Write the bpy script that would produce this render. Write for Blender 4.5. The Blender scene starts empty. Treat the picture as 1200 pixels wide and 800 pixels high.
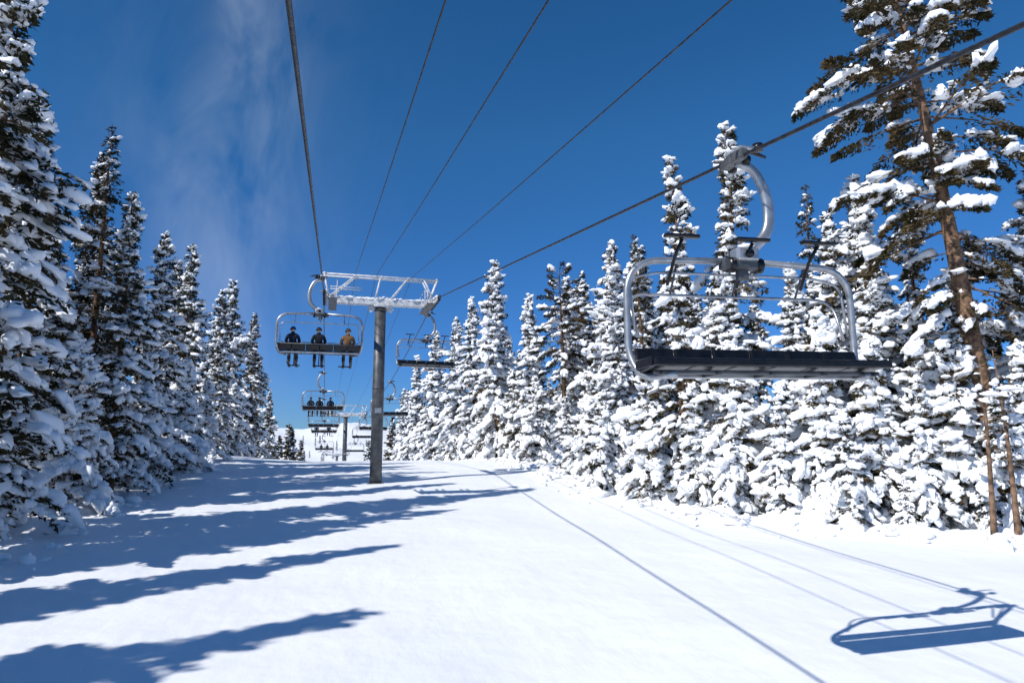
import bpy, bmesh, math, time
import numpy as np
from mathutils import Vector, Matrix
T0=time.time()
scene=bpy.context.scene
COL=scene.collection

# ------------------------------------------------------------------ materials
def new_mat(name):
    m=bpy.data.materials.new(name); m.use_nodes=True
    nt=m.node_tree; b=nt.nodes['Principled BSDF']
    return m,nt,b
def noise_mat(name,c1,c2,scale=5,rough=.7,metal=0,bump=0,bscale=None,coord='Object',lo=.35,hi=.65,detail=3,spec=.5,rnd=0,diffuse=False):
    m,nt,b=new_mat(name); N=nt.nodes; L=nt.links
    tc=N.new('ShaderNodeTexCoord'); n=N.new('ShaderNodeTexNoise'); n.inputs['Scale'].default_value=scale; n.inputs['Detail'].default_value=detail
    L.new(tc.outputs[coord],n.inputs['Vector'])
    r=N.new('ShaderNodeValToRGB'); r.color_ramp.elements[0].position=lo; r.color_ramp.elements[1].position=hi
    r.color_ramp.elements[0].color=(*c1,1); r.color_ramp.elements[1].color=(*c2,1)
    L.new(n.outputs['Fac'],r.inputs['Fac'])
    out=r.outputs['Color']
    if rnd:
        oi=N.new('ShaderNodeObjectInfo'); h=N.new('ShaderNodeHueSaturation')
        mr=N.new('ShaderNodeMapRange'); mr.inputs['To Min'].default_value=1-rnd; mr.inputs['To Max'].default_value=1+rnd
        L.new(oi.outputs['Random'],mr.inputs['Value']); L.new(mr.outputs['Result'],h.inputs['Value']); L.new(out,h.inputs['Color']); out=h.outputs['Color']
    if diffuse:
        N.remove(b); d=N.new('ShaderNodeBsdfDiffuse'); L.new(out,d.inputs['Color']); L.new(d.outputs[0],N['Material Output'].inputs['Surface']); return m
    L.new(out,b.inputs['Base Color'])
    b.inputs['Roughness'].default_value=rough; b.inputs['Metallic'].default_value=metal
    b.inputs['Specular IOR Level'].default_value=spec
    if bump:
        n2=N.new('ShaderNodeTexNoise'); n2.inputs['Scale'].default_value=bscale or scale*3; n2.inputs['Detail'].default_value=4
        L.new(tc.outputs[coord],n2.inputs['Vector'])
        bp=N.new('ShaderNodeBump'); bp.inputs['Strength'].default_value=bump; bp.inputs['Distance'].default_value=.05
        L.new(n2.outputs['Fac'],bp.inputs['Height']); L.new(bp.outputs['Normal'],b.inputs['Normal'])
    return m
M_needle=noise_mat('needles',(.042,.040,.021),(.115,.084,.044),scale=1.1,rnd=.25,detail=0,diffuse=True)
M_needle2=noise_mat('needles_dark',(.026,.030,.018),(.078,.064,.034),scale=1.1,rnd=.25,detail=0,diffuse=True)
M_bark=noise_mat('bark',(.07,.045,.03),(.20,.125,.08),scale=6,detail=1,diffuse=True)
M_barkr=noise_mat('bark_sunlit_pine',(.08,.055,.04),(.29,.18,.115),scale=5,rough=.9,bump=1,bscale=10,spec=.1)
M_snow=bpy.data.materials.new('tree_snow'); M_snow.use_nodes=True
_n=M_snow.node_tree.nodes; _n.remove(_n['Principled BSDF']); _d=_n.new('ShaderNodeBsdfDiffuse'); _d.inputs['Color'].default_value=(.91,.925,.94,1)
M_snow.node_tree.links.new(_d.outputs[0],_n['Material Output'].inputs['Surface'])
M_steel=noise_mat('galvanised_steel',(.32,.33,.34),(.48,.49,.50),scale=6,rough=.38,metal=.7)
M_steeld=noise_mat('dull_steel',(.065,.07,.075),(.13,.135,.14),scale=3,rough=.5,metal=.4,bump=.1)
M_white=noise_mat('frosted_steel',(.50,.51,.52),(.74,.75,.76),scale=4,rough=.6)
M_black=noise_mat('black_vinyl',(.004,.004,.005),(.011,.011,.012),scale=9,rough=.30,bump=.08,spec=.4)
M_rubber=noise_mat('rubber',(.015,.015,.015),(.03,.03,.03),scale=9,rough=.7)
M_rope=noise_mat('wire_rope',(.02,.02,.023),(.055,.055,.06),scale=12,rough=.5,metal=.5)

def snow_ground():
    m,nt,b=new_mat('snow_surface'); N=nt.nodes; L=nt.links
    tc=N.new('ShaderNodeTexCoord')
    n=N.new('ShaderNodeTexNoise'); n.inputs['Scale'].default_value=.12; n.inputs['Detail'].default_value=5
    L.new(tc.outputs['Object'],n.inputs['Vector'])
    r=N.new('ShaderNodeValToRGB'); r.color_ramp.elements[0].color=(.87,.89,.915,1); r.color_ramp.elements[1].color=(.925,.935,.95,1)
    r.color_ramp.elements[0].position=.3; r.color_ramp.elements[1].position=.7
    L.new(n.outputs['Fac'],r.inputs['Fac']); L.new(r.outputs['Color'],b.inputs['Base Color'])
    b.inputs['Roughness'].default_value=.75; b.inputs['Specular IOR Level'].default_value=.2
    prev=None
    # drifts, wind texture drawn out along the run, fine grain
    for sc,dist,st,dt,vec in [(.45,.22,.6,3,(1,1,1)),(2.2,.030,.6,4,(1,.28,1)),(7,.010,.6,3,(1,.8,1)),(34,.004,.5,2,(1,1,1))]:
        mp=N.new('ShaderNodeMapping'); mp.inputs['Scale'].default_value=vec; L.new(tc.outputs['Object'],mp.inputs['Vector'])
        q=N.new('ShaderNodeTexNoise'); q.inputs['Scale'].default_value=sc; q.inputs['Detail'].default_value=dt
        L.new(mp.outputs['Vector'],q.inputs['Vector'])
        bp=N.new('ShaderNodeBump'); bp.inputs['Strength'].default_value=st; bp.inputs['Distance'].default_value=dist
        L.new(q.outputs['Fac'],bp.inputs['Height'])
        if prev: L.new(prev.outputs['Normal'],bp.inputs['Normal'])
        prev=bp
    L.new(prev.outputs['Normal'],b.inputs['Normal'])
    return m
M_ground=snow_ground()

# ------------------------------------------------------------------ terrain
PY=np.array([-200,-60,0,20,30,36.4,43,50,58,70,85,103,133,180,300,600,1000,1500,1900,2600,4000.])
PZ=np.array([-19,-8.0,-4.15,-2.95,-2.34,-1.95,-1.55,-1.28,-1.36,-1.95,-3.2,-5.0,-8.0,-13,-26,-42,-14,32,40,-20,-200.])
def edgeR(y):
    return np.interp(y,[5,10,12,15.8,18.3,22,26,31,45,60,80,100,140],[26,23,22,19.7,16.2,14.8,13.7,13.0,14,13.2,11.8,10.5,11])
def base_prof(y):
    s=0
    w=[(-6,.06),(-4,.12),(-2,.2),(0,.24),(2,.2),(4,.12),(6,.06)]
    for d,k in w: s=s+k*np.interp(y+d*.8,PY,PZ)
    return s
def gz(x,y):
    x=np.asarray(x,float); y=np.asarray(y,float)
    z=base_prof(y)
    near=np.clip((160-y)/60,0,1)
    z=z+ .085*np.clip(-x-1,0,30)*np.clip((y-34)/18,0,1)*near
    z=z+ .045*np.clip(x-3,0,12)*np.clip((30-y)/20,0,1)
    z=z+ .06*np.sin(x*.35+y*.11)*np.sin(y*.21+1.3)+.035*np.sin(x*.9+1)*np.sin(y*.7)
    e=np.clip((x-edgeR(y)+2.2)/2.5,0,1)*near
    z=z+ e*(.20+.16*np.sin(x*1.7+y*.9)*np.sin(y*1.9-x*.4)+.10*np.sin(x*3.9+1)*np.sin(y*4.3))
    el=np.clip((-x-7)/2.5,0,1)*near
    z=z+ el*(.12+.13*np.sin(x*1.3+y*.8)*np.sin(y*1.6-x*.4))
    far=np.clip((y-700)/700,0,1)
    z=z+ far*(9*np.sin(x/75+.9)*np.sin(y/210)+4*np.sin(x/31)+2*np.sin(x/13+y/40))
    return z
def grow(start,stop,first,ratio):
    out=[];v=start;s=first
    while abs(v)<abs(stop):
        out.append(v); s*=ratio; v+=s if stop>0 else -s
    out.append(stop); return out
xs=sorted(grow(-45.5,-2500,.5,1.12)+list(np.arange(-45,56,.5))+grow(56,2500,.5,1.12))
ys=sorted(grow(-25.5,-200,.6,1.2)+list(np.arange(-25,130,.5))+grow(130.5,4000,.5,1.06))
xs=np.array(xs); ys=np.array(ys)
X,Y=np.meshgrid(xs,ys)
V=np.stack([X,Y,gz(X,Y)],-1).reshape(-1,3)
nx,ny=len(xs),len(ys)
I=np.arange(nx*ny).reshape(ny,nx)
Q=np.stack([I[:-1,:-1],I[:-1,1:],I[1:,1:],I[1:,:-1]],-1).reshape(-1,4)

def mesh_np(name,V,groups,mats):
    me=bpy.data.meshes.new(name)
    me.vertices.add(len(V)); me.vertices.foreach_set('co',np.asarray(V,np.float32).ravel())
    loops=[];starts=[];mi=[];sm=[];pos=0
    for F,m,s in groups:
        if len(F)==0: continue
        F=np.asarray(F,np.int32); k=F.shape[1]
        loops.append(F.ravel()); starts.append(pos+np.arange(len(F))*k); pos+=F.size
        mi.append(np.full(len(F),m)); sm.append(np.full(len(F),s))
    loops=np.concatenate(loops);starts=np.concatenate(starts)
    me.loops.add(len(loops)); me.loops.foreach_set('vertex_index',loops.astype(np.int32))
    me.polygons.add(len(starts)); me.polygons.foreach_set('loop_start',starts.astype(np.int32))
    me.polygons.foreach_set('material_index',np.concatenate(mi).astype(np.int32))
    me.polygons.foreach_set('use_smooth',np.concatenate(sm).astype(bool))
    for m in mats: me.materials.append(m)
    me.update(calc_edges=True)
    return me
def put(name,me,loc=(0,0,0),rotz=0,scale=(1,1,1),rot=None):
    o=bpy.data.objects.new(name,me); COL.objects.link(o)
    o.location=loc; o.rotation_euler=rot if rot else (0,0,rotz); o.scale=scale
    return o
put('snow_ground',mesh_np('snow_ground',V,[(Q,0,True)],[M_ground]))

# ------------------------------------------------------------------ trees
def ico(sub):
    bm=bmesh.new(); bmesh.ops.create_icosphere(bm,subdivisions=sub,radius=1)
    v=np.array([p.co[:] for p in bm.verts]); f=np.array([[q.index for q in p.verts] for p in bm.faces]); bm.free(); return v,f
def lump_templates(sub,n=10,seed=3):
    rng=np.random.default_rng(seed); v,f=ico(sub); T=[]
    for i in range(n):
        d=np.ones(len(v))
        for k in range(5):
            a=rng.normal(size=3)*2.4; d+= .18*np.sin(v@a+rng.uniform(0,6))
        w=v*d[:,None]; w[:,2]=np.where(w[:,2]<0,w[:,2]*.45,w[:,2]); T.append(w)
    return np.array(T),f
LT2=lump_templates(2); LT1=lump_templates(1)

def make_tree(name,h,seed,R=2.0,cs=.06,lev=.28,nb=6,tuft=40,snow=4.0,psnow=.85,lean=(0,0),LT=None,ts=1.0,ss=1.0,
              tr=.17,needle=None,bark=None,dens_drop=0.10,pinelike=False,topexp=.8,seg=8,dead=0.0):
    LT=LT or LT2
    rng=np.random.default_rng(seed)
    ph=rng.uniform(0,6,4); amp=.012*h
    def axis(z):
        u=np.asarray(z)/h
        return np.stack([lean[0]*u**1.25+amp*np.sin(u*4+ph[0])*u, lean[1]*u**1.25+amp*np.sin(u*3.3+ph[1])*u, np.asarray(z,float)],-1)
    Vs=[];groups=[];off=0
    nr=18; zz=np.linspace(-.0,h,nr); a=np.linspace(0,2*np.pi,seg,endpoint=False)
    rad=tr*(1-np.clip(zz/h,0,1))**.85*(1+.35*np.exp(-np.clip(zz,0,9)/.4))+.012
    c=axis(zz); c[0,2]=-.6
    tv=c[:,None,:]+np.stack([np.cos(a)[None]*rad[:,None],np.sin(a)[None]*rad[:,None],np.zeros((nr,seg))],-1)
    Vs.append(tv.reshape(-1,3))
    idx=np.arange(nr*seg).reshape(nr,seg); nxt=np.roll(idx,-1,1)
    groups.append((np.stack([idx[:-1],nxt[:-1],nxt[1:],idx[1:]],-1).reshape(-1,4),0,True)); off+=nr*seg
    z0=cs*h; zl=[]
    z=z0
    while z<h*.985:
        zl.append(z); z+=lev*rng.uniform(.6,1.4)*(1.0-.35*(z/h))
    zb=np.repeat(zl,nb)+rng.uniform(-.26,.26,len(zl)*nb)
    keep=rng.random(len(zb))>dens_drop
    zb=zb[keep]; zb=np.clip(zb,.1,h*.99); n=len(zb)
    t=np.clip((zb-z0)/(h-z0),0,1)
    az=rng.uniform(0,2*np.pi,n)
    prof=(1-t)**topexp*(.6+.4*np.clip(t*6,0,1))
    irr=1+.28*np.sin(zb*1.1+ph[2]+2*np.cos(az+ph[3]))+.22*np.sin(zb*2.7+ph[1]+3*np.sin(az+ph[0]))
    L=R*prof*rng.uniform(.38,1.28,n)*irr+.12
    if pinelike: L=R*(np.sin(np.pi*np.clip(t*.86+.12,0,1))**.7)*rng.uniform(.45,1.2,n)*irr+.15
    slope=-.40+.88*t+rng.normal(0,.24,n)
    if pinelike: slope=slope+.15
    droop=.34*(1-t)+.05+rng.uniform(-.1,.15,n)
    B0=axis(zb); D=np.stack([np.cos(az),np.sin(az)],-1); P=np.stack([-np.sin(az),np.cos(az)],-1)
    def pos(i,s):
        l=L[i]*s
        xy=B0[i,:2]+D[i]*l[:,None]
        return np.concatenate([xy,(B0[i,2]+l*slope[i]-droop[i]*l*s)[:,None]],1)
    ii=np.arange(n); ring=[]
    for s,rr in ((0,.022),(.5,.014),(.97,.004)):
        p=pos(ii,np.full(n,s)); r=rr*(.6+.5*L)
        for k in range(3):
            an=k*2.094
            q=p.copy(); q[:,:2]+=P*(np.cos(an)*r)[:,None]; q[:,2]+=np.sin(an)*r; ring.append(q)
    sv=np.stack(ring,1)
    Vs.append(sv.reshape(-1,3)); b=off+ii[:,None]*9; fs=[]
    for lv in (0,3):
        for k in range(3):
            k2=(k+1)%3; fs.append(np.concatenate([b+lv+k,b+lv+k2,b+lv+3+k2,b+lv+3+k],1))
    groups.append((np.concatenate(fs),0,True)); off+=n*9
    live=rng.random(n)>=dead
    cnt=np.where(live,np.ceil(L*tuft).astype(int)+2,0); i=np.repeat(ii,cnt); m=len(i)
    s=rng.random(m)**.6*.93+.07
    if pinelike: s=rng.random(m)**.35*.85+.17
    wid=(.10+.36*L[i]*(1-s)+.05)
    lat=rng.uniform(-1,1,m)*wid
    c=pos(i,s); c[:,:2]+=P[i]*lat[:,None]; c[:,2]-=.30*np.abs(lat)+rng.uniform(-.04,.18,m)
    d=np.zeros((m,3)); d[:,:2]=D[i]*.7+P[i]*np.sign(lat)[:,None]*.7; d+=rng.normal(0,.45,(m,3)); d[:,2]-=.25
    d/=np.linalg.norm(d,axis=1)[:,None]
    sd=np.cross(d,rng.normal(size=(m,3))); sd/=np.linalg.norm(sd,axis=1)[:,None]+1e-6
    ln=rng.uniform(.10,.26,m)*ts; w=ln*rng.uniform(.13,.28,m)
    q=np.stack([c-d*(ln*.4)[:,None],c+sd*w[:,None],c+d*(ln*.7)[:,None],c-sd*w[:,None]],1)
    Vs.append(q.reshape(-1,3)); groups.append(((off+np.arange(m*4)).reshape(-1,4),1,False)); off+=m*4
    load=np.where(rng.random(n)<psnow,rng.uniform(.35,1.35,n),0)*(1-.35*np.clip((t-.75)/.25,0,1))
    load*=np.clip(1.0+.5*np.sin(zb*2.3+ph[3]+2*np.sin(az*1+ph[2])),.3,1.4)
    cnt=np.round(L*snow*load+rng.uniform(0,.6,n)*(load>0)).astype(int)
    i=np.repeat(ii,cnt); m=len(i)
    if m:
        s=rng.uniform(.22,1.03,m) if not pinelike else rng.random(m)**.5*.75+.25
        lat=rng.uniform(-1,1,m)*(.03+.36*L[i]*(1-s))
        c=pos(i,s); c[:,:2]+=P[i]*lat[:,None]; c[:,2]+=.03-.28*np.abs(lat)
        A=(np.minimum(rng.gamma(2.0,.045,m),.21)+.035)*ss; A*= .7+.3*np.minimum(L[i],1.6)
        sc=np.stack([A*rng.uniform(.8,1.8,m),A*rng.uniform(.5,1.0,m),A*rng.uniform(.45,1.0,m)],-1)
        ya=az[i]+np.sign(lat)*rng.uniform(0,1.0,m); pit=np.arctan(slope[i]-2*droop[i]*s)*.9+rng.normal(0,.2,m)
        T,tf=LT; tid=rng.integers(0,len(T),m); Vt=T[tid]*sc[:,None,:]
        cp,sp=np.cos(pit)[:,None],np.sin(pit)[:,None]; cy,sy=np.cos(ya)[:,None],np.sin(ya)[:,None]
        x=Vt[:,:,0]*cp-Vt[:,:,2]*sp; z=Vt[:,:,0]*sp+Vt[:,:,2]*cp; y=Vt[:,:,1]
        Vt=np.stack([x*cy-y*sy,x*sy+y*cy,z],-1)+c[:,None,:]
        k=T.shape[1]; Vs.append(Vt.reshape(-1,3))
        F=(tf[None]+off+(np.arange(m)*k)[:,None,None]).reshape(-1,3)
        groups.append((F,2,True)); off+=m*k
    me_args=(np.concatenate(Vs),groups)
    if name is None: return me_args
    return mesh_np(name,*me_args,[bark or M_bark,needle or M_needle,M_snow])

H=15.0
right_kinds=[make_tree('fir_a',H,1,R=1.9,snow=14,psnow=.95,ss=1.1),
             make_tree('fir_b',H,2,R=1.6,snow=13,psnow=.93,nb=6,ss=1.1),
             make_tree('fir_c',H,3,R=2.2,snow=14,psnow=.95,lev=.32,ss=1.12),
             make_tree('fir_d',H,4,R=1.15,snow=9,psnow=.82,cs=.12,topexp=.7,nb=5,lev=.33)]
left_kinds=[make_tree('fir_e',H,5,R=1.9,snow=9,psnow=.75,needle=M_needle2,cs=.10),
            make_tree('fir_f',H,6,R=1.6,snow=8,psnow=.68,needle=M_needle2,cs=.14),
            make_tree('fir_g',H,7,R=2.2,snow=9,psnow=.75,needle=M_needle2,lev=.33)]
small_kinds=[make_tree('young_fir_a',7,8,R=1.5,cs=.02,lev=.25,snow=15,psnow=.97,tr=.09,ss=1.15),
             make_tree('young_fir_b',7,9,R=1.25,cs=.02,lev=.25,snow=15,psnow=.97,tr=.09,ss=1.15),
             make_tree('young_fir_c',7,10,R=1.7,cs=.03,lev=.28,nb=6,snow=15,psnow=.95,tr=.09,ss=1.2)]
back_kinds=[make_tree('fir_back_a',H,14,R=1.9,snow=10,psnow=.92,LT=LT1,ss=1.2,tuft=22,ts=1.35,lev=.36),
            make_tree('fir_back_b',H,15,R=1.5,snow=10,psnow=.9,LT=LT1,ss=1.2,tuft=22,ts=1.35,lev=.36)]
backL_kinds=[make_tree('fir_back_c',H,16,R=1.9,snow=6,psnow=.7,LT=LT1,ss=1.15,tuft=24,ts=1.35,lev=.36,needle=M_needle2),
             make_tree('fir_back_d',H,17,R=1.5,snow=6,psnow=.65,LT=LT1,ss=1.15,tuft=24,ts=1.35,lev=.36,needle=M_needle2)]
pine_sparse=make_tree('sparse_pine',H,11,R=2.1,cs=.4,lev=.5,nb=4,tuft=70,snow=6,psnow=.7,pinelike=True,dens_drop=.2,tr=.2)
dead_tall=make_tree('spruce_thin',H,12,R=1.3,cs=.25,lev=.35,nb=4,tuft=26,snow=2,psnow=.35,dens_drop=.1,dead=.3,needle=M_needle2)
rngp=np.random.default_rng(77)
def tree(me,h,x,y,base=15.0,lean=0.02,w=1.0):
    s=h/base
    a,b=rngp.normal(0,lean,2)
    put('pine_tree',me,(x,y,float(gz(x,y))-.05),rot=(a,b,rngp.uniform(0,6.28)),scale=(s*w,s*w,s))
LK=left_kinds; RK=right_kinds; SK=small_kinds
for me,h,x,y in [(LK[0],19,-9.9,22.8),(dead_tall,17.5,-13.2,33),(LK[2],16.5,-11.4,30),(dead_tall,18.5,-14.0,35),(LK[1],17.5,-14.5,36),(LK[0],13.4,-8.6,32),
                 (LK[1],16.5,-11.9,38),(LK[2],12.8,-8.6,38.5),(LK[0],13.2,-8.2,43),(LK[1],12.5,-9.4,46),(LK[2],14.5,-7.8,60),
                 (LK[0],13.8,-7.2,68),(LK[1],8,-7.4,50),(LK[2],12,-8,54),(LK[1],12,-7.4,80),(LK[0],10,-7.2,92),(LK[2],11,-8.5,104),
                 (dead_tall,16.5,-10.2,33.5),(LK[1],17.5,-12.6,27),(dead_tall,17,-13.4,31.5)]:
    tree(me,h,x,y)
for h,x,y in [(5.5,-8.8,28.5),(6.5,-8.3,35.5),(4.5,-10,25),(6,-7.8,41),(5,-7.5,47),(6.5,-10,31.5),(5.5,-7,56),(4,-6.9,64),(3.2,-9.2,23.2)]:
    tree(SK[int(rngp.integers(3))],h,x,y,7.0)
for h,x,y in [(15,-15.0,6.6),(14.5,-13.2,13.0),(15,-10.4,19.2),(14.5,-15.2,3.6),(15,-17,-1),(14,-18.5,10),(13.5,-13.4,16.6),(14,-18,14),(14,-15,-4)]:
    tree(LK[int(rngp.integers(3))],h,x,y)
for k in range(20):
    y=rngp.uniform(26,100); x=-rngp.uniform(12,24); tree(backL_kinds[k%2],rngp.uniform(12,16.5),x,y)
def K(me,h,x,y,k=.85,base=15.0):
    top=(-6.6+.13*y+h)*k; x*=k; y*=k
    tree(me,top-float(gz(x,y)),x,y,base)
for me,h,x,y in [(RK[3],17.3,16.6,30),(RK[3],20,19.6,30),(RK[0],14.3,22.6,26.5),(RK[1],16.2,24.7,26),(RK[3],15.5,26.2,25),(RK[2],15.8,28.5,22),
                 (RK[0],12,18.2,28.2),(RK[1],11.5,20.5,26.4),(RK[2],12,22.5,24),(RK[0],12,25,22.5),(RK[1],12.5,27.5,21),(dead_tall,17,25.4,31)]:
    K(me,h,x,y)
for me,h,x,y in [(RK[0],17.1,13.8,56),(RK[1],15.6,13.5,64),(RK[0],15.3,12.9,70),(RK[2],16,11.9,80),(RK[1],15.5,11.2,92),(RK[0],13,10.8,102),
                 (pine_sparse,13.6,15.4,44),(RK[2],14.2,16.2,38),(RK[1],15,19.7,42),(RK[1],12.5,14.8,50),(RK[2],11,14.6,33),
                 (dead_tall,14.5,17.8,36),(RK[0],13.5,16.6,46),(dead_tall,13,15.6,52)]:
    tree(me,h,x,y)
for h,x,y in [(5,14.3,34.5),(6.5,15.4,31.2),(5.8,16.5,28.6),(7.5,17.6,26.8),(6,18.2,24.8),(7.5,19.6,23.8),(5,19.6,22.6),(8,21.2,22.8),
              (6.5,21.9,21.4),(8,23.4,21.4),(6.2,24.3,20.2),(8,25.7,20.1),(6.5,27.2,18.7),(8,28.6,19),
              (3.2,17.0,26.4),(2.6,20.9,21.3),(3.0,23.2,20.1),(8.5,17.8,29.4),(9,20.2,24.8),(9,23.9,23)]:
    K(SK[int(rngp.integers(3))],h,x,y,.86,7.0)
for h,x,y in [(4.5,14.2,40),(6,14.2,36),(5.5,14,46),(7,14.6,53),(5,13,60),(6.5,12.6,74)]:
    tree(SK[int(rngp.integers(3))],h,x,y,7.0)
for k in range(38):
    y=rngp.uniform(20,105); x=float(edgeR(y))+rngp.uniform(4,18)
    tree(back_kinds[k%2],rngp.uniform(11,15)*(1 if y>35 else .85),x,y)
big=make_tree('old_pine',22.5,21,R=3.2,cs=.30,lev=.42,nb=4,tuft=110,snow=9,psnow=.66,lean=(-3.2,.3),pinelike=True,dens_drop=.25,tr=.36,bark=M_barkr,seg=14,ss=1.0,ts=1.0)
put('old_pine_tree',big,(21.9,18.3,float(gz(21.9,18.3))-.1))
sap=make_tree('bare_sapling',5.6,31,R=.5,cs=.45,lev=.6,nb=3,tuft=4,snow=3,psnow=.4,lean=(-1.2,0),tr=.075,bark=M_barkr,dead=.6)
for x,y in [(18.8,16.1),(19.7,16.1)]:
    put('bare_sapling',sap,(x,y,float(gz(x,y))-.05),rotz=.2*x)
# snow that has dropped off the branches along the forest edge: one object
def clumps():
    r=np.random.default_rng(12); T,tf=LT2; Vs=[];Fs=[];off=0
    for k in range(520):
        y=r.uniform(12,60); right=r.random()<.7
        x=float(edgeR(y))+r.normal(-.9,.9) if right else -7.9+r.normal(.3,.7)
        s=r.gamma(1.6,.045)+.03
        v=T[int(r.integers(10))]*np.array([s*r.uniform(.8,1.6),s*r.uniform(.8,1.4),s*r.uniform(.5,.9)])
        Vs.append(v+np.array([x,y,float(gz(x,y))+s*.1])); Fs.append(tf+off); off+=len(v)
    put('fallen_snow_clumps',mesh_np('fallen_snow_clumps',np.concatenate(Vs),[(np.concatenate(Fs),0,True)],[M_snow]))
clumps()
def forest(name,pts,seed):
    lows=[make_tree(None,12,s,R=1.7,lev=.55,nb=6,tuft=14,snow=3.6,psnow=.8,LT=LT1,ts=2.3,ss=1.5,seg=5) for s in (41,42,43)]
    Vs=[];G={};off=0; rng=np.random.default_rng(seed)
    for x,y in pts:
        V,gr=lows[int(rng.integers(3))]; s=rng.uniform(.75,1.3); a=rng.uniform(0,6.28)
        W=np.stack([V[:,0]*math.cos(a)-V[:,1]*math.sin(a),V[:,0]*math.sin(a)+V[:,1]*math.cos(a),V[:,2]],-1)*s+np.array([x,y,float(gz(x,y))])
        Vs.append(W)
        for F,m,_ in gr: G.setdefault((m,F.shape[1]),[]).append(F+off)
        off+=len(V)
    groups=[(np.concatenate(f),k[0],k[0]!=1) for k,f in G.items()]
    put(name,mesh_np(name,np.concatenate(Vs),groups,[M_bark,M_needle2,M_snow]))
r=np.random.default_rng(5); pts=[]
for k in range(60): 
    y=r.uniform(108,220); pts.append((-r.uniform(6.5,28),y))
for k in range(60):
    y=r.uniform(108,220); pts.append((r.uniform(10.5,36),y))
for k in range(40):
    y=r.uniform(850,1250); pts.append((y*r.uniform(-.12,.10),y))
forest('distant_pine_forest',pts,6)
print('trees',time.time()-T0)

# ------------------------------------------------------------------ mesh builder
class MB:
    def __init__(s): s.v=[];s.f=[];s.m=[];s.s=[]
    def add(s,vs,fs,m,smooth=True):
        o=len(s.v); s.v+= [tuple(v) for v in vs]; s.f+=[tuple(i+o for i in f) for f in fs]; s.m+=[m]*len(fs); s.s+=[smooth]*len(fs)
    def tube(s,pts,r,m,n=10,closed=False,flat=1.0):
        pts=[Vector(p) for p in pts]; N=len(pts); rs=r if isinstance(r,(list,tuple)) else [r]*N
        tang=[]
        for i in range(N):
            a=pts[(i-1)%N] if (closed or i>0) else pts[i]; b=pts[(i+1)%N] if (closed or i<N-1) else pts[i]
            tang.append((b-a).normalized())
        up=Vector((0,1,0)) if abs(tang[0].y)<.9 else Vector((1,0,0))
        u=tang[0].cross(up).normalized(); vs=[]
        for i in range(N):
            t=tang[i]; u=(u-t*u.dot(t)).normalized(); w=t.cross(u)
            for k in range(n):
                a=2*math.pi*k/n; vs.append(pts[i]+u*math.cos(a)*rs[i]+w*math.sin(a)*rs[i]*flat)
        fs=[]
        for i in range(N if closed else N-1):
            j=(i+1)%N
            for k in range(n):
                k2=(k+1)%n; fs.append((i*n+k,i*n+k2,j*n+k2,j*n+k))
        if not closed: fs.append(tuple(range(n))[::-1]); fs.append(tuple((N-1)*n+k for k in range(n)))
        s.add(vs,fs,m)
    def box(s,c,size,m,rot=(0,0,0),bev=.01,seg=2,smooth=True):
        bm=bmesh.new(); bmesh.ops.create_cube(bm,size=1)
        for v in bm.verts: v.co=Vector((v.co.x*size[0],v.co.y*size[1],v.co.z*size[2]))
        if bev: bmesh.ops.bevel(bm,geom=list(bm.edges),offset=min(bev,min(size)*.45),segments=seg,affect='EDGES',profile=.5)
        from mathutils import Euler
        R=Euler(rot).to_matrix(); C=Vector(c)
        vs=[C+R@v.co for v in bm.verts]; fs=[[v.index for v in f.verts] for f in bm.faces]; bm.free(); s.add(vs,fs,m,False)
    def cyl(s,a,b,r,m,n=16): s.tube([a,b],r,m,n)
    def lump(s,c,sc,m,k=0,rz=0):
        T,f=LT2; v=T[k%len(T)]*np.array(sc); cz,sz=math.cos(rz),math.sin(rz)
        s.add([(c[0]+p[0]*cz-p[1]*sz,c[1]+p[0]*sz+p[1]*cz,c[2]+p[2]) for p in v],f.tolist(),m)
    def mesh(s,name,mats):
        me=bpy.data.meshes.new(name); me.from_pydata(s.v,[],s.f); me.polygons.foreach_set('material_index',s.m); me.polygons.foreach_set('use_smooth',s.s)
        for m in mats: me.materials.append(m)
        me.update(); return me
def arc(pts,rad=.3,n=6):
    P=[Vector(p) for p in pts]; out=[P[0]]
    for i in range(1,len(P)-1):
        a=(P[i-1]-P[i]); b=(P[i+1]-P[i]); r=min(rad,a.length*.49,b.length*.49)
        p0=P[i]+a.normalized()*r; p2=P[i]+b.normalized()*r
        for k in range(n+1):
            t=k/n; out.append(p0*(1-t)**2+P[i]*2*t*(1-t)+p2*t*t)
    out.append(P[-1]); return out

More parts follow.
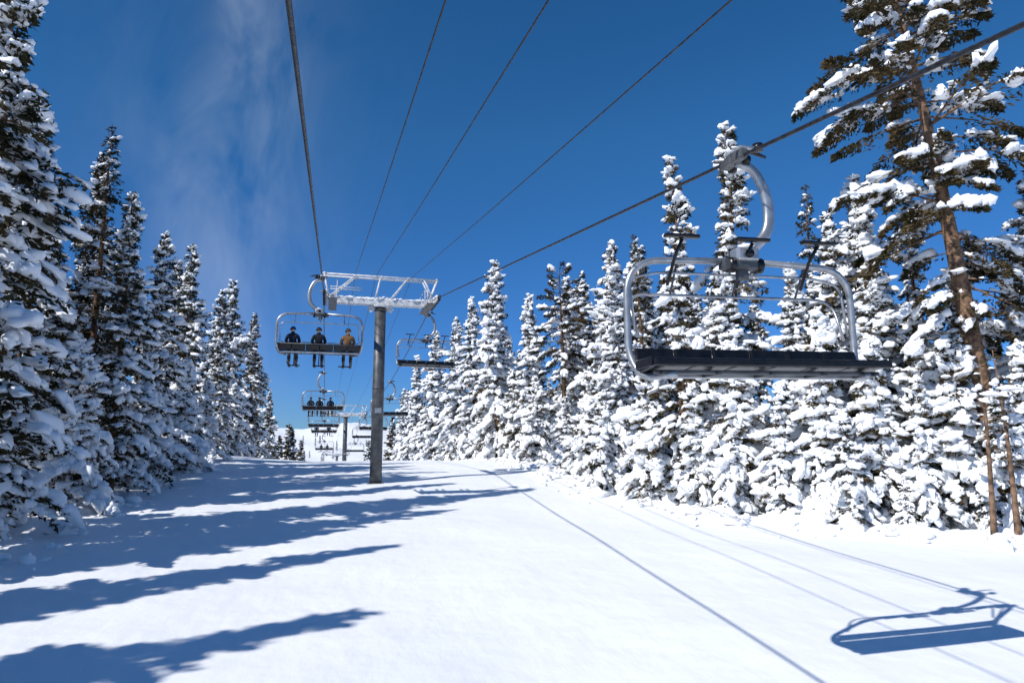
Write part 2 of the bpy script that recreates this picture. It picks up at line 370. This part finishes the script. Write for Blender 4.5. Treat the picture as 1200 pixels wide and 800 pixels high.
# ------------------------------------------------------------------ chairs  (origin = rope, front faces -Y)
CM=[M_steel,M_black,M_rubber,M_snow,M_steeld,M_white]
def make_chair(name,raised=True,k=0):
    b=MB()
    b.box((0,0,0.0),(.13,.52,.15),4,bev=.03)
    b.box((0.02,-.12,.10),(.10,.22,.10),0,rot=(.3,0,0),bev=.02)
    b.box((-.07,.1,-.02),(.07,.30,.12),4,bev=.02)
    b.cyl((-.17,-.22,.06),(.30,-.22,.10),.028,0); b.cyl((.24,-.22,.05),(.24,-.22,.15),.07,1)
    b.cyl((-.2,.2,.03),(.14,.2,.05),.025,4); b.cyl((.1,.28,-.0),(.17,.28,.0),.085,1); b.cyl((.1,-.05,-.02),(.19,-.05,-.02),.07,1)
    b.tube([(.04,0,.09),(.2,0,.14),(.4,0,.10),(.5,0,.07)],[.03,.03,.025,.02],1,8)
    b.lump((-.02,.02,.09),(.08,.13,.04),3,k)
    hp=arc([(.02,0,-.05),(.30,0,-.12),(.50,0,-.55),(.47,0,-1.04),(.18,0,-1.31),(.05,0,-1.40)],.26,7)
    b.tube(hp,[.058+.022*math.sin(i/len(hp)*3.1) for i in range(len(hp))],0,14,flat=.75)
    b.box((.06,0,-1.40),(.34,.24,.20),0,bev=.04); b.box((0,0,-1.54),(.62,.16,.14),4,bev=.03)
    b.cyl((-.20,0,-1.54),(-.12,0,-1.54),.11,1); b.cyl((.22,0,-1.54),(.30,0,-1.54),.11,1)
    b.cyl((.06,-.16,-1.40),(.06,.16,-1.40),.06,1)
    b.box((.02,.02,-1.64),(.16,.1,.22),4,bev=.02)
    b.lump((.10,0,-1.29),(.11,.09,.04),3,k+2)
    W=1.70
    for sx in (-1,1):
        pts=[(0,0,-1.48),(sx*W,0,-1.54),(sx*W,0.02,-2.80),(sx*(W-.10),-.14,-3.12),(sx*(W-.35),-.62,-3.12)]
        b.tube(arc(pts,.5,9),.047,0,12)
    b.tube(arc([(-1.55,.02,-2.56),(-1.60,.28,-1.93),(1.60,.28,-1.93),(1.55,.02,-2.56)],.3,8),.020,0,8)
    for x in (-.95,.0,1.0):
        b.cyl((x,.02,-1.53),(x,.28,-1.93),.016,4,8)
    dy=-.16
    for i in range(6):
        x=-1.375+i*.55
        b.box((x,.09+dy,-2.86),(.535,.06,.27),1,rot=(-.22,0,0),bev=.025)
        b.box((x,-.25+dy,-3.00),(.540,.52,.085),1,rot=(-.12,0,0),bev=.03)
    b.box((0,-.53+dy,-2.975),(3.34,.05,.10),1,bev=.02)
    b.box((0,.02+dy,-3.09),(3.14,.09,.075),0,bev=.015)
    b.box((0,-.36+dy,-3.085),(3.2,.06,.05),4,bev=.015)
    b.cyl((-1.6,.14+dy,-2.75),(1.6,.14+dy,-2.75),.022,4,8)
    for x in (-1.5,-.75,0,.75,1.5):
        b.box((x,-.2+dy,-3.10),(.05,.5,.045),4,bev=.01)
    for sx in (-1,1):
        b.box((sx*1.66,-.22+dy,-2.96),(.03,.5,.12),1,bev=.01)
        b.cyl((sx*1.68,.0,-2.76),(sx*1.58,-.03,-2.75),.03,4,8)
    if raised:
        b.tube(arc([(-1.6,.0,-2.5),(-1.62,.10,-1.76),(-1.2,.10,-1.66),(1.2,.10,-1.66),(1.62,.10,-1.76),(1.6,.0,-2.5)],.15,4),.018,0,8)
        for x in (-1.02,.02,1.02):
            b.tube([(x-.05,.1,-1.84),(x,-.06,-1.49),(x+.04,-.22,-1.28)],.024,1,8)
            b.box((x+.02,-.26,-1.25),(.50,.10,.05),1,bev=.02)
    else:
        b.tube(arc([(-1.6,.0,-2.6),(-1.55,-.66,-2.6),(1.55,-.66,-2.6),(1.6,.0,-2.6)],.12,4),.02,0,8)
        for x in (-1.02,.02,1.02):
            b.tube([(x,-.66,-2.6),(x,-.92,-3.05),(x,-.84,-3.56)],.02,1,8)
            b.box((x,-.84,-3.56),(.50,.08,.05),1,bev=.02)
    return b.mesh(name,CM)
chair_up=make_chair('chair_empty',True); chair_dn=make_chair('chair_occupied',False,3)

XL,XR=-.45,5.42
RY=np.array([-60,0,36.4,48,60,75,90,103,133,180,260.])
RZ=np.array([-5.2,2.89,7.82,6.75,5.85,5.1,4.7,4.55,2.3,-2.5,-11.])
def ropez(y): return float(np.interp(y,RY,RZ))
sw=[(.0,-.014,-.045),(0,.01,.02),(0,-.01,0),(0,.015,.03),(0,0,0),(0,0,0)]
for y,rr in zip((8.06,39.6,64,86,110,140),sw):
    put('ski_lift_chair',chair_up,(XR,y,ropez(y)),rot=rr)
left_ch=[(28.8,True),(59.5,True),(80,False),(97,True),(136,True)]
for y,occ in left_ch:
    put('ski_lift_chair',chair_dn if occ else chair_up,(XL,y,ropez(y)),rotz=math.pi)

# ------------------------------------------------------------------ ropes
def rope(name,pts,r,strands=6):
    V=[];F=[];n=18 if strands else 8
    P=[];
    for (a,b) in zip(pts[:-1],pts[1:]):
        a=np.array(a);b=np.array(b);L=np.linalg.norm(b-a); y=a[1]
        d=0
        while d<L:
            p=a+(b-a)*d/L; P.append(p); dist=abs(p[1]); d+= .035 if (dist<14 and strands) else (.08 if dist<36 and strands else 2.0)
    P.append(np.array(pts[-1])); P=np.array(P); s=np.concatenate([[0],np.cumsum(np.linalg.norm(np.diff(P,axis=0),axis=1))])
    a=np.linspace(0,2*np.pi,n,endpoint=False)
    rr=np.full((len(P),n),r)
    if strands: rr=r*(1+.13*np.abs(np.cos((a[None]-s[:,None]*2*np.pi/.42)*strands/2))-.08)
    V=np.stack([P[:,0:1]+np.cos(a)[None]*rr,np.repeat(P[:,1:2],n,1),P[:,2:3]+np.sin(a)[None]*rr],-1).reshape(-1,3)
    idx=np.arange(len(P)*n).reshape(len(P),n); nx=np.roll(idx,-1,1)
    F=np.stack([idx[:-1],nx[:-1],nx[1:],idx[1:]],-1).reshape(-1,4)
    put(name,mesh_np(name,V,[(F,0,True)],[M_rope]))
for x in (XL,XR): rope('haul_cable',[(x,y,z) for y,z in zip(RY,RZ)],.026)
for x in (1.1,2.2,4.1):
    rope('signal_cable',[(x,-60,-4.0),(x,0,4.02),(x,18,6.40),(x,36.4,8.93),(x,60,7.1),(x,103,5.65),(x,133,3.4),(x,180,-1.4)],.0125,0)

# ------------------------------------------------------------------ tower (origin = rope level, x centre)
def make_tower(name,hh):
    b=MB(); g=XR-XL; hx=g/2
    b.tube([(0,0,-hh-1),(0,0,-hh*.5),(0,0,-.62)],[.31,.30,.285],0,28)
    b.tube([(0,0,-hh),(0,0,-hh+.05)],.42,0,28)
    for z in (-hh*.5,-.75): b.tube([(0,0,z-.03),(0,0,z+.03)],.335,0,28)
    b.box((0,0,-.55),(.75,.75,.12),2,bev=.02)
    b.box((0,0,-.33),(g-.5,.38,.34),2,bev=.03)
    b.box((-hx+.55,0,-.18),(.8,.30,.22),2,rot=(0,.22,0),bev=.03); b.box((hx-.55,0,-.18),(.8,.30,.22),2,rot=(0,-.22,0),bev=.03)
    for sx in(-1,1): b.box((sx*.42,0,-.62),(.5,.06,.3),2,rot=(0,sx*.7,0),bev=.01)
    for yy in (-.28,.28):
        b.tube([(-hx-.05,yy,1.03),(hx+.1,yy,1.0)],.05,2,8)
        for x0,x1 in ((-hx+.25,-hx-.02),(-hx+.3,-1.35),(-.3,-.05),(.5,1.4),(hx-.35,hx+.05),(hx-.1,hx-.7)):
            b.tube([(x0,yy,-.16),(x1,yy,1.02)],.042,2,8)
        b.tube([(-hx+.3,yy,.35),(-1.0,yy,.35)],.025,2,6)
    for x in (-hx,-1.35,0,1.4,hx): b.tube([(x,-.32,1.02),(x,.32,1.02)],.045,2,8)
    for x in (1.1,2.2,4.1): b.box((x-(XL+XR)/2,0,1.08),(.07,.30,.10),1,bev=.01)
    for sx in (-1,1):
        X=sx*hx
        b.box((X-sx*.13,0,-.25),(.07,3.0,.16),2,bev=.01)
        for yy in (-.75,.75): b.box((X-sx*.07,yy,-.27),(.05,1.35,.14),0,bev=.01)
        for j in range(8):
            yy=-1.4+j*.4
            b.cyl((X-.045,yy,-.20),(X+.045,yy,-.20),.165,1,20); b.cyl((X-.055,yy,-.20),(X+.055,yy,-.20),.11,0,14)
        b.box((X-sx*.45,0,-.55),(.42,3.2,.04),0,bev=.005)
        for yy in (-1.55,-.5,.5,1.55): b.tube([(X-sx*.64,yy,-.55),(X-sx*.64,yy,.40)],.018,2,6)
        for zz in (-.08,.40): b.tube([(X-sx*.64,-1.55,zz),(X-sx*.64,1.55,zz)],.016,2,6)
        b.tube([(X-sx*.3,-.1,-.1),(X+sx*.25,-.1,.12)],.03,0,8)
        b.lump((X-sx*.13,-.7,-.15),(.10,.6,.09),3,2); b.lump((X-sx*.13,.7,-.15),(.10,.6,.08),3,5)
    for sx in (-.16,.16): b.tube([(.0+sx,.36,-hh+1.5),(.0+sx,.36,-.6)],.018,0,6)
    z=-hh+1.6
    while z<-.7: b.tube([(-.16,.36,z),(.16,.36,z)],.012,0,6); z+=.3
    r=np.random.default_rng(9); x=-hx+.4
    while x<hx-.4:
        b.lump((x,r.uniform(-.05,.05),-.17),(.28,.20,r.uniform(.06,.15)),3,int(r.integers(10))); x+=.3
    for x in (-1.35,0,1.4,-hx,hx): b.lump((x,0,1.06),(.10,.26,.05),3,int(x*3)%10)
    b.box((-.0,-.36,-hh*.62),(.34,.02,.26),4,bev=.0)
    return b.mesh(name,[M_steeld,M_rubber,M_white,M_snow,M_steel])
xc=(XL+XR)/2
for y in (36.4,103,178):
    hh=ropez(y)-float(gz(xc,y))
    put('ski_lift_tower',make_tower('lift_tower_mesh',hh),(xc,y,ropez(y)-.03))

# ------------------------------------------------------------------ skiers
def cloth(name,c): return noise_mat(name,tuple(v*.75 for v in c),c,scale=14,rough=.8,bump=.2,bscale=20,spec=.25)
M_skin=noise_mat('skin',(.50,.30,.22),(.60,.38,.28),scale=8,rough=.55)
M_boot=noise_mat('boot',(.02,.02,.02),(.06,.06,.06),scale=9,rough=.35)
def skin_mesh(verts,edges,radii,root):
    me=bpy.data.meshes.new('tmp'); me.from_pydata(verts,edges,[]); o=bpy.data.objects.new('tmp',me); COL.objects.link(o)
    md=o.modifiers.new('s','SKIN'); md.use_smooth_shade=True
    for i,v in enumerate(me.skin_vertices[0].data): v.radius=radii[i]; v.use_root=(i==root)
    ss=o.modifiers.new('d','SUBSURF'); ss.levels=2
    dg=bpy.context.evaluated_depsgraph_get(); e=o.evaluated_get(dg); m2=bpy.data.meshes.new_from_object(e)
    v=[tuple(p.co) for p in m2.vertices]; f=[tuple(p.vertices) for p in m2.polygons]
    bpy.data.objects.remove(o); bpy.data.meshes.remove(me); bpy.data.meshes.remove(m2)
    return v,f
def make_skier(name,jacket,pants,helmet,turn=0,ski=(.5,.08,.05)):
    V=[(0,-.14,.12),(0,-.10,.30),(0,-.07,.48),(0,-.07,.60),(0,-.08,.68)]; Rr=[(.17,.13),(.165,.12),(.19,.125),(.12,.10),(.06,.06)]
    E=[(0,1),(1,2),(2,3),(3,4)]
    for s in (-1,1):
        i=len(V); V+= [(s*.19,-.08,.56),(s*.27,-.16,.34),(s*.20,-.40,.29),(s*.17,-.47,.29)]; Rr+=[(.085,.085),(.068,.068),(.05,.05),(.038,.045)]
        E+=[(3,i),(i,i+1),(i+1,i+2),(i+2,i+3)]
        i=len(V); V+=[(s*.11,-.20,.10),(s*.14,-.58,.13),(s*.15,-.62,-.26),(s*.15,-.66,-.36)]; Rr+=[(.105,.105),(.085,.085),(.068,.068),(.06,.06)]
        E+=[(0,i),(i,i+1),(i+1,i+2),(i+2,i+3)]
    v,f=skin_mesh(V,E,Rr,0)
    b=MB()
    va=np.array(v)
    for fc in f:
        c=va[list(fc)].mean(0)
        m=0
        if c[1]<-.24 and c[2]<.235 or c[2]<.10: m=1
        if c[2]>.2 and c[1]<-.41: m=2
        b.f.append(tuple(fc)); b.m.append(m); b.s.append(True)
    b.v=[tuple(p) for p in v]
    for s in (-1,1):
        for k,(ox,l) in enumerate(((-.036,.9),(-.012,1.05),(.012,1.0),(.034,.8))):
            x=s*.17+ox
            b.tube([(x,-.48,.30),(x,-.48-.045*l,.305),(x,-.48-.065*l,.275),(x,-.48-.05*l,.245)],[.014,.014,.013,.009],2,8)
        x=s*.17-s*.045; b.tube([(x,-.45,.29),(x-s*.012,-.48,.272),(x-s*.004,-.51,.26)],[.016,.014,.010],2,8)
    bm=bmesh.new(); bmesh.ops.create_uvsphere(bm,u_segments=20,v_segments=14,radius=1)
    ct,st=math.cos(turn),math.sin(turn)
    def H_(x,y,z): return (x*ct-y*st, -.09+x*st+y*ct, .80+z)
    hv=[];
    for p in bm.verts:
        x,y,z=p.co; x*=.078;y*=.098;z*=.118
        if z<-.03: x*=1-.9*(-z-.03)*4*.5; y*=1-.2*(-z-.03)*4
        hv.append(H_(x,y,z))
    hf=[[q.index for q in p.verts] for p in bm.faces]; b.add(hv,hf,3)
    b.tube([H_(0,-.085,.015),H_(0,-.112,-.02),H_(0,-.09,-.03)],[.010,.016,.010],3,8)
    b.tube([H_(-.025,-.088,-.058),H_(0,-.096,-.057),H_(.025,-.088,-.058)],[.004,.006,.004],5,6)
    hv=[]
    for p in bm.verts:
        x,y,z=p.co; zz=max(z,-.15)
        hv.append(H_(x*.118,.012+y*.132,.025+zz*.125))
    b.add(hv,hf,4)
    b.tube([H_(-.08,-.075,.015),H_(-.04,-.112,.018),H_(.04,-.112,.018),H_(.08,-.075,.015)],[.03,.038,.038,.03],5,10)
    b.tube([H_(math.cos(a)*.121,.012+math.sin(a)*.135,.02) for a in np.linspace(0,2*math.pi,20,endpoint=False)],.012,5,6,closed=True)
    b.tube([(0,-.08,.64),(0,-.085,.72)],[.085,.075],0,12)
    bm.free()
    for s in (-1,1):
        b.tube([(s*.15,-.63,-.22),(s*.15,-.645,-.36),(s*.15,-.66,-.42)],[.075,.068,.065],2,12)
        b.box((s*.15,-.72,-.44),(.105,.31,.10),2,bev=.035)
        P=[]; 
        for k in range(12):
            t=k/11; y=.15-1.7*t; z=-.53-.10*t+ (.11*max(0,(t-.88)/.12)**1.5)
            P.append((y,z,.055 if .1<t<.85 else .045))
        vs=[];fs=[]
        for y,z,w in P: vs+=[(s*.15-w,y,z),(s*.15+w,y,z),(s*.15+w,y,z+.016),(s*.15-w,y,z+.016)]
        for k in range(11):
            o=k*4
            for q in range(4): fs.append((o+q,o+(q+1)%4,o+4+(q+1)%4,o+4+q))
        fs+=[(3,2,1,0),(44,45,46,47)]; b.add(vs,fs,6,False)
        b.box((s*.15,-.70,-.535),(.07,.36,.05),2,rot=(.06,0,0),bev=.01)
    return b.mesh(name,[cloth(name+'_jacket',jacket),cloth(name+'_pants',pants),M_boot,M_skin,cloth(name+'_helmet',helmet),M_black,cloth(name+'_ski',ski)])
S=[make_skier('skier_tan',(.24,.125,.05),(.13,.08,.05),(.16,.08,.04),.3,(.10,.09,.08)),
   make_skier('skier_black',(.016,.018,.024),(.015,.016,.02),(.05,.05,.055),-.1,(.05,.05,.06)),
   make_skier('skier_navy',(.012,.02,.045),(.10,.08,.065),(.02,.06,.16),.15,(.12,.11,.09)),
   make_skier('skier_grey',(.05,.05,.055),(.03,.03,.04),(.08,.08,.08),.1,(.05,.05,.06))]
def seat(me,y,xl):
    put('skier',me,(XL+xl,y+.26,ropez(y)-2.94),rotz=math.pi)
for me,xl in ((S[2],-1.08),(S[1],-.05),(S[0],1.13)): seat(me,28.8,xl)
for me,xl in ((S[3],-1.0),(S[1],-.3),(S[2],.6)): seat(me,59.5,xl)
for me,xl in ((S[1],-1.0),(S[2],.6)): seat(me,97,xl)
for me,xl in ((S[1],-.6),(S[3],.5)): seat(me,136,xl)

# ------------------------------------------------------------------ light
d=Vector((1.07,.52,-1)).normalized()
sun=bpy.data.lights.new('sun','SUN'); sun.energy=4.5; sun.angle=math.radians(.5); sun.color=(1,.965,.915)
so=bpy.data.objects.new('sun',sun); COL.objects.link(so); so.rotation_euler=d.to_track_quat('-Z','Y').to_euler(); so.location=(-30,-30,40)
w=bpy.data.worlds.new('World'); scene.world=w; w.use_nodes=True; nt=w.node_tree; N=nt.nodes; Lk=nt.links
bg=N['Background']; sky=N.new('ShaderNodeTexSky'); sky.sky_type='NISHITA'; sky.sun_disc=False
sky.sun_elevation=math.asin(-d.z); sky.sun_rotation=math.atan2(-d.x,-d.y); sky.altitude=3200; sky.air_density=1.15; sky.dust_density=.0; sky.ozone_density=3.5
hs=N.new('ShaderNodeHueSaturation'); hs.inputs['Saturation'].default_value=1.28; Lk.new(sky.outputs[0],hs.inputs['Color'])
tc=N.new('ShaderNodeTexCoord'); sp=N.new('ShaderNodeSeparateXYZ'); Lk.new(tc.outputs['Generated'],sp.inputs[0])
def mth(op,a,b=None,c=None):
    n=N.new('ShaderNodeMath'); n.operation=op
    for i,q in enumerate((a,b,c)):
        if q is None: continue
        if isinstance(q,(int,float)): n.inputs[i].default_value=q
        else: Lk.new(q,n.inputs[i])
    return n.outputs[0]
hr=N.new('ShaderNodeValToRGB'); Lk.new(sp.outputs['Z'],hr.inputs['Fac'])
e=hr.color_ramp.elements; e[0].position=0; e[0].color=(.25,.43,.74,1); e[1].position=.42; e[1].color=(1,1,1,1)
q=e.new(.12); q.color=(.42,.60,.86,1)
mu=N.new('ShaderNodeMix'); mu.data_type='RGBA'; mu.blend_type='MULTIPLY'; mu.inputs[0].default_value=1; Lk.new(hs.outputs[0],mu.inputs[6]); Lk.new(hr.outputs[0],mu.inputs[7])
yy=mth('MAXIMUM',sp.outputs['Y'],.05); u=mth('DIVIDE',sp.outputs['X'],yy); v=mth('DIVIDE',sp.outputs['Z'],yy)
cb=N.new('ShaderNodeCombineXYZ'); Lk.new(mth('MULTIPLY',u,7.0),cb.inputs[0]); Lk.new(mth('MULTIPLY',v,3.2),cb.inputs[1])
n1=N.new('ShaderNodeTexNoise'); n1.inputs['Scale'].default_value=1.2; n1.inputs['Detail'].default_value=4; n1.inputs['Roughness'].default_value=.6; n1.inputs['Distortion'].default_value=.5; Lk.new(cb.outputs[0],n1.inputs['Vector'])
n2=N.new('ShaderNodeTexNoise'); n2.inputs['Scale'].default_value=.6; n2.inputs['Detail'].default_value=1; Lk.new(cb.outputs[0],n2.inputs['Vector'])
wob=mth('MULTIPLY',mth('SUBTRACT',n2.outputs['Fac'],.5),.22)
def streak(c,wd,slope=0):
    q=mth('DIVIDE',mth('ADD',mth('ADD',mth('ADD',u,-c),mth('MULTIPLY',v,slope)),wob),wd); return mth('POWER',2.718,mth('MULTIPLY',mth('MULTIPLY',q,q),-1))
mask=mth('ADD',streak(-.125,.055,.03),mth('MULTIPLY',streak(-.15,.17),.4))
tex=N.new('ShaderNodeMapRange'); tex.inputs['From Min'].default_value=.35; tex.inputs['From Max'].default_value=.85; Lk.new(n1.outputs['Fac'],tex.inputs['Value'])
fade=N.new('ShaderNodeMapRange'); fade.inputs['From Min'].default_value=0; fade.inputs['From Max'].default_value=.15; Lk.new(v,fade.inputs['Value'])
fac=mth('MULTIPLY',mth('MULTIPLY',mth('MULTIPLY',mask,tex.outputs[0]),fade.outputs[0]),.26)
mix=N.new('ShaderNodeMix'); mix.data_type='RGBA'; Lk.new(fac,mix.inputs[0]); Lk.new(mu.outputs[2],mix.inputs[6]); mix.inputs[7].default_value=(5.5,6.3,7.4,1)
Lk.new(mix.outputs[2],bg.inputs['Color']); bg.inputs['Strength'].default_value=.12

# ------------------------------------------------------------------ camera
cam=bpy.data.cameras.new('camera'); co=bpy.data.objects.new('camera',cam); COL.objects.link(co)
cam.lens=24; cam.sensor_width=36; cam.clip_end=8000; cam.clip_start=.05
co.location=(0,0,0); co.rotation_euler=(math.radians(98.53),0,math.radians(-15)); scene.camera=co
scene.view_settings.view_transform='Standard'; scene.view_settings.look='None'; scene.view_settings.exposure=0
print('done',time.time()-T0)
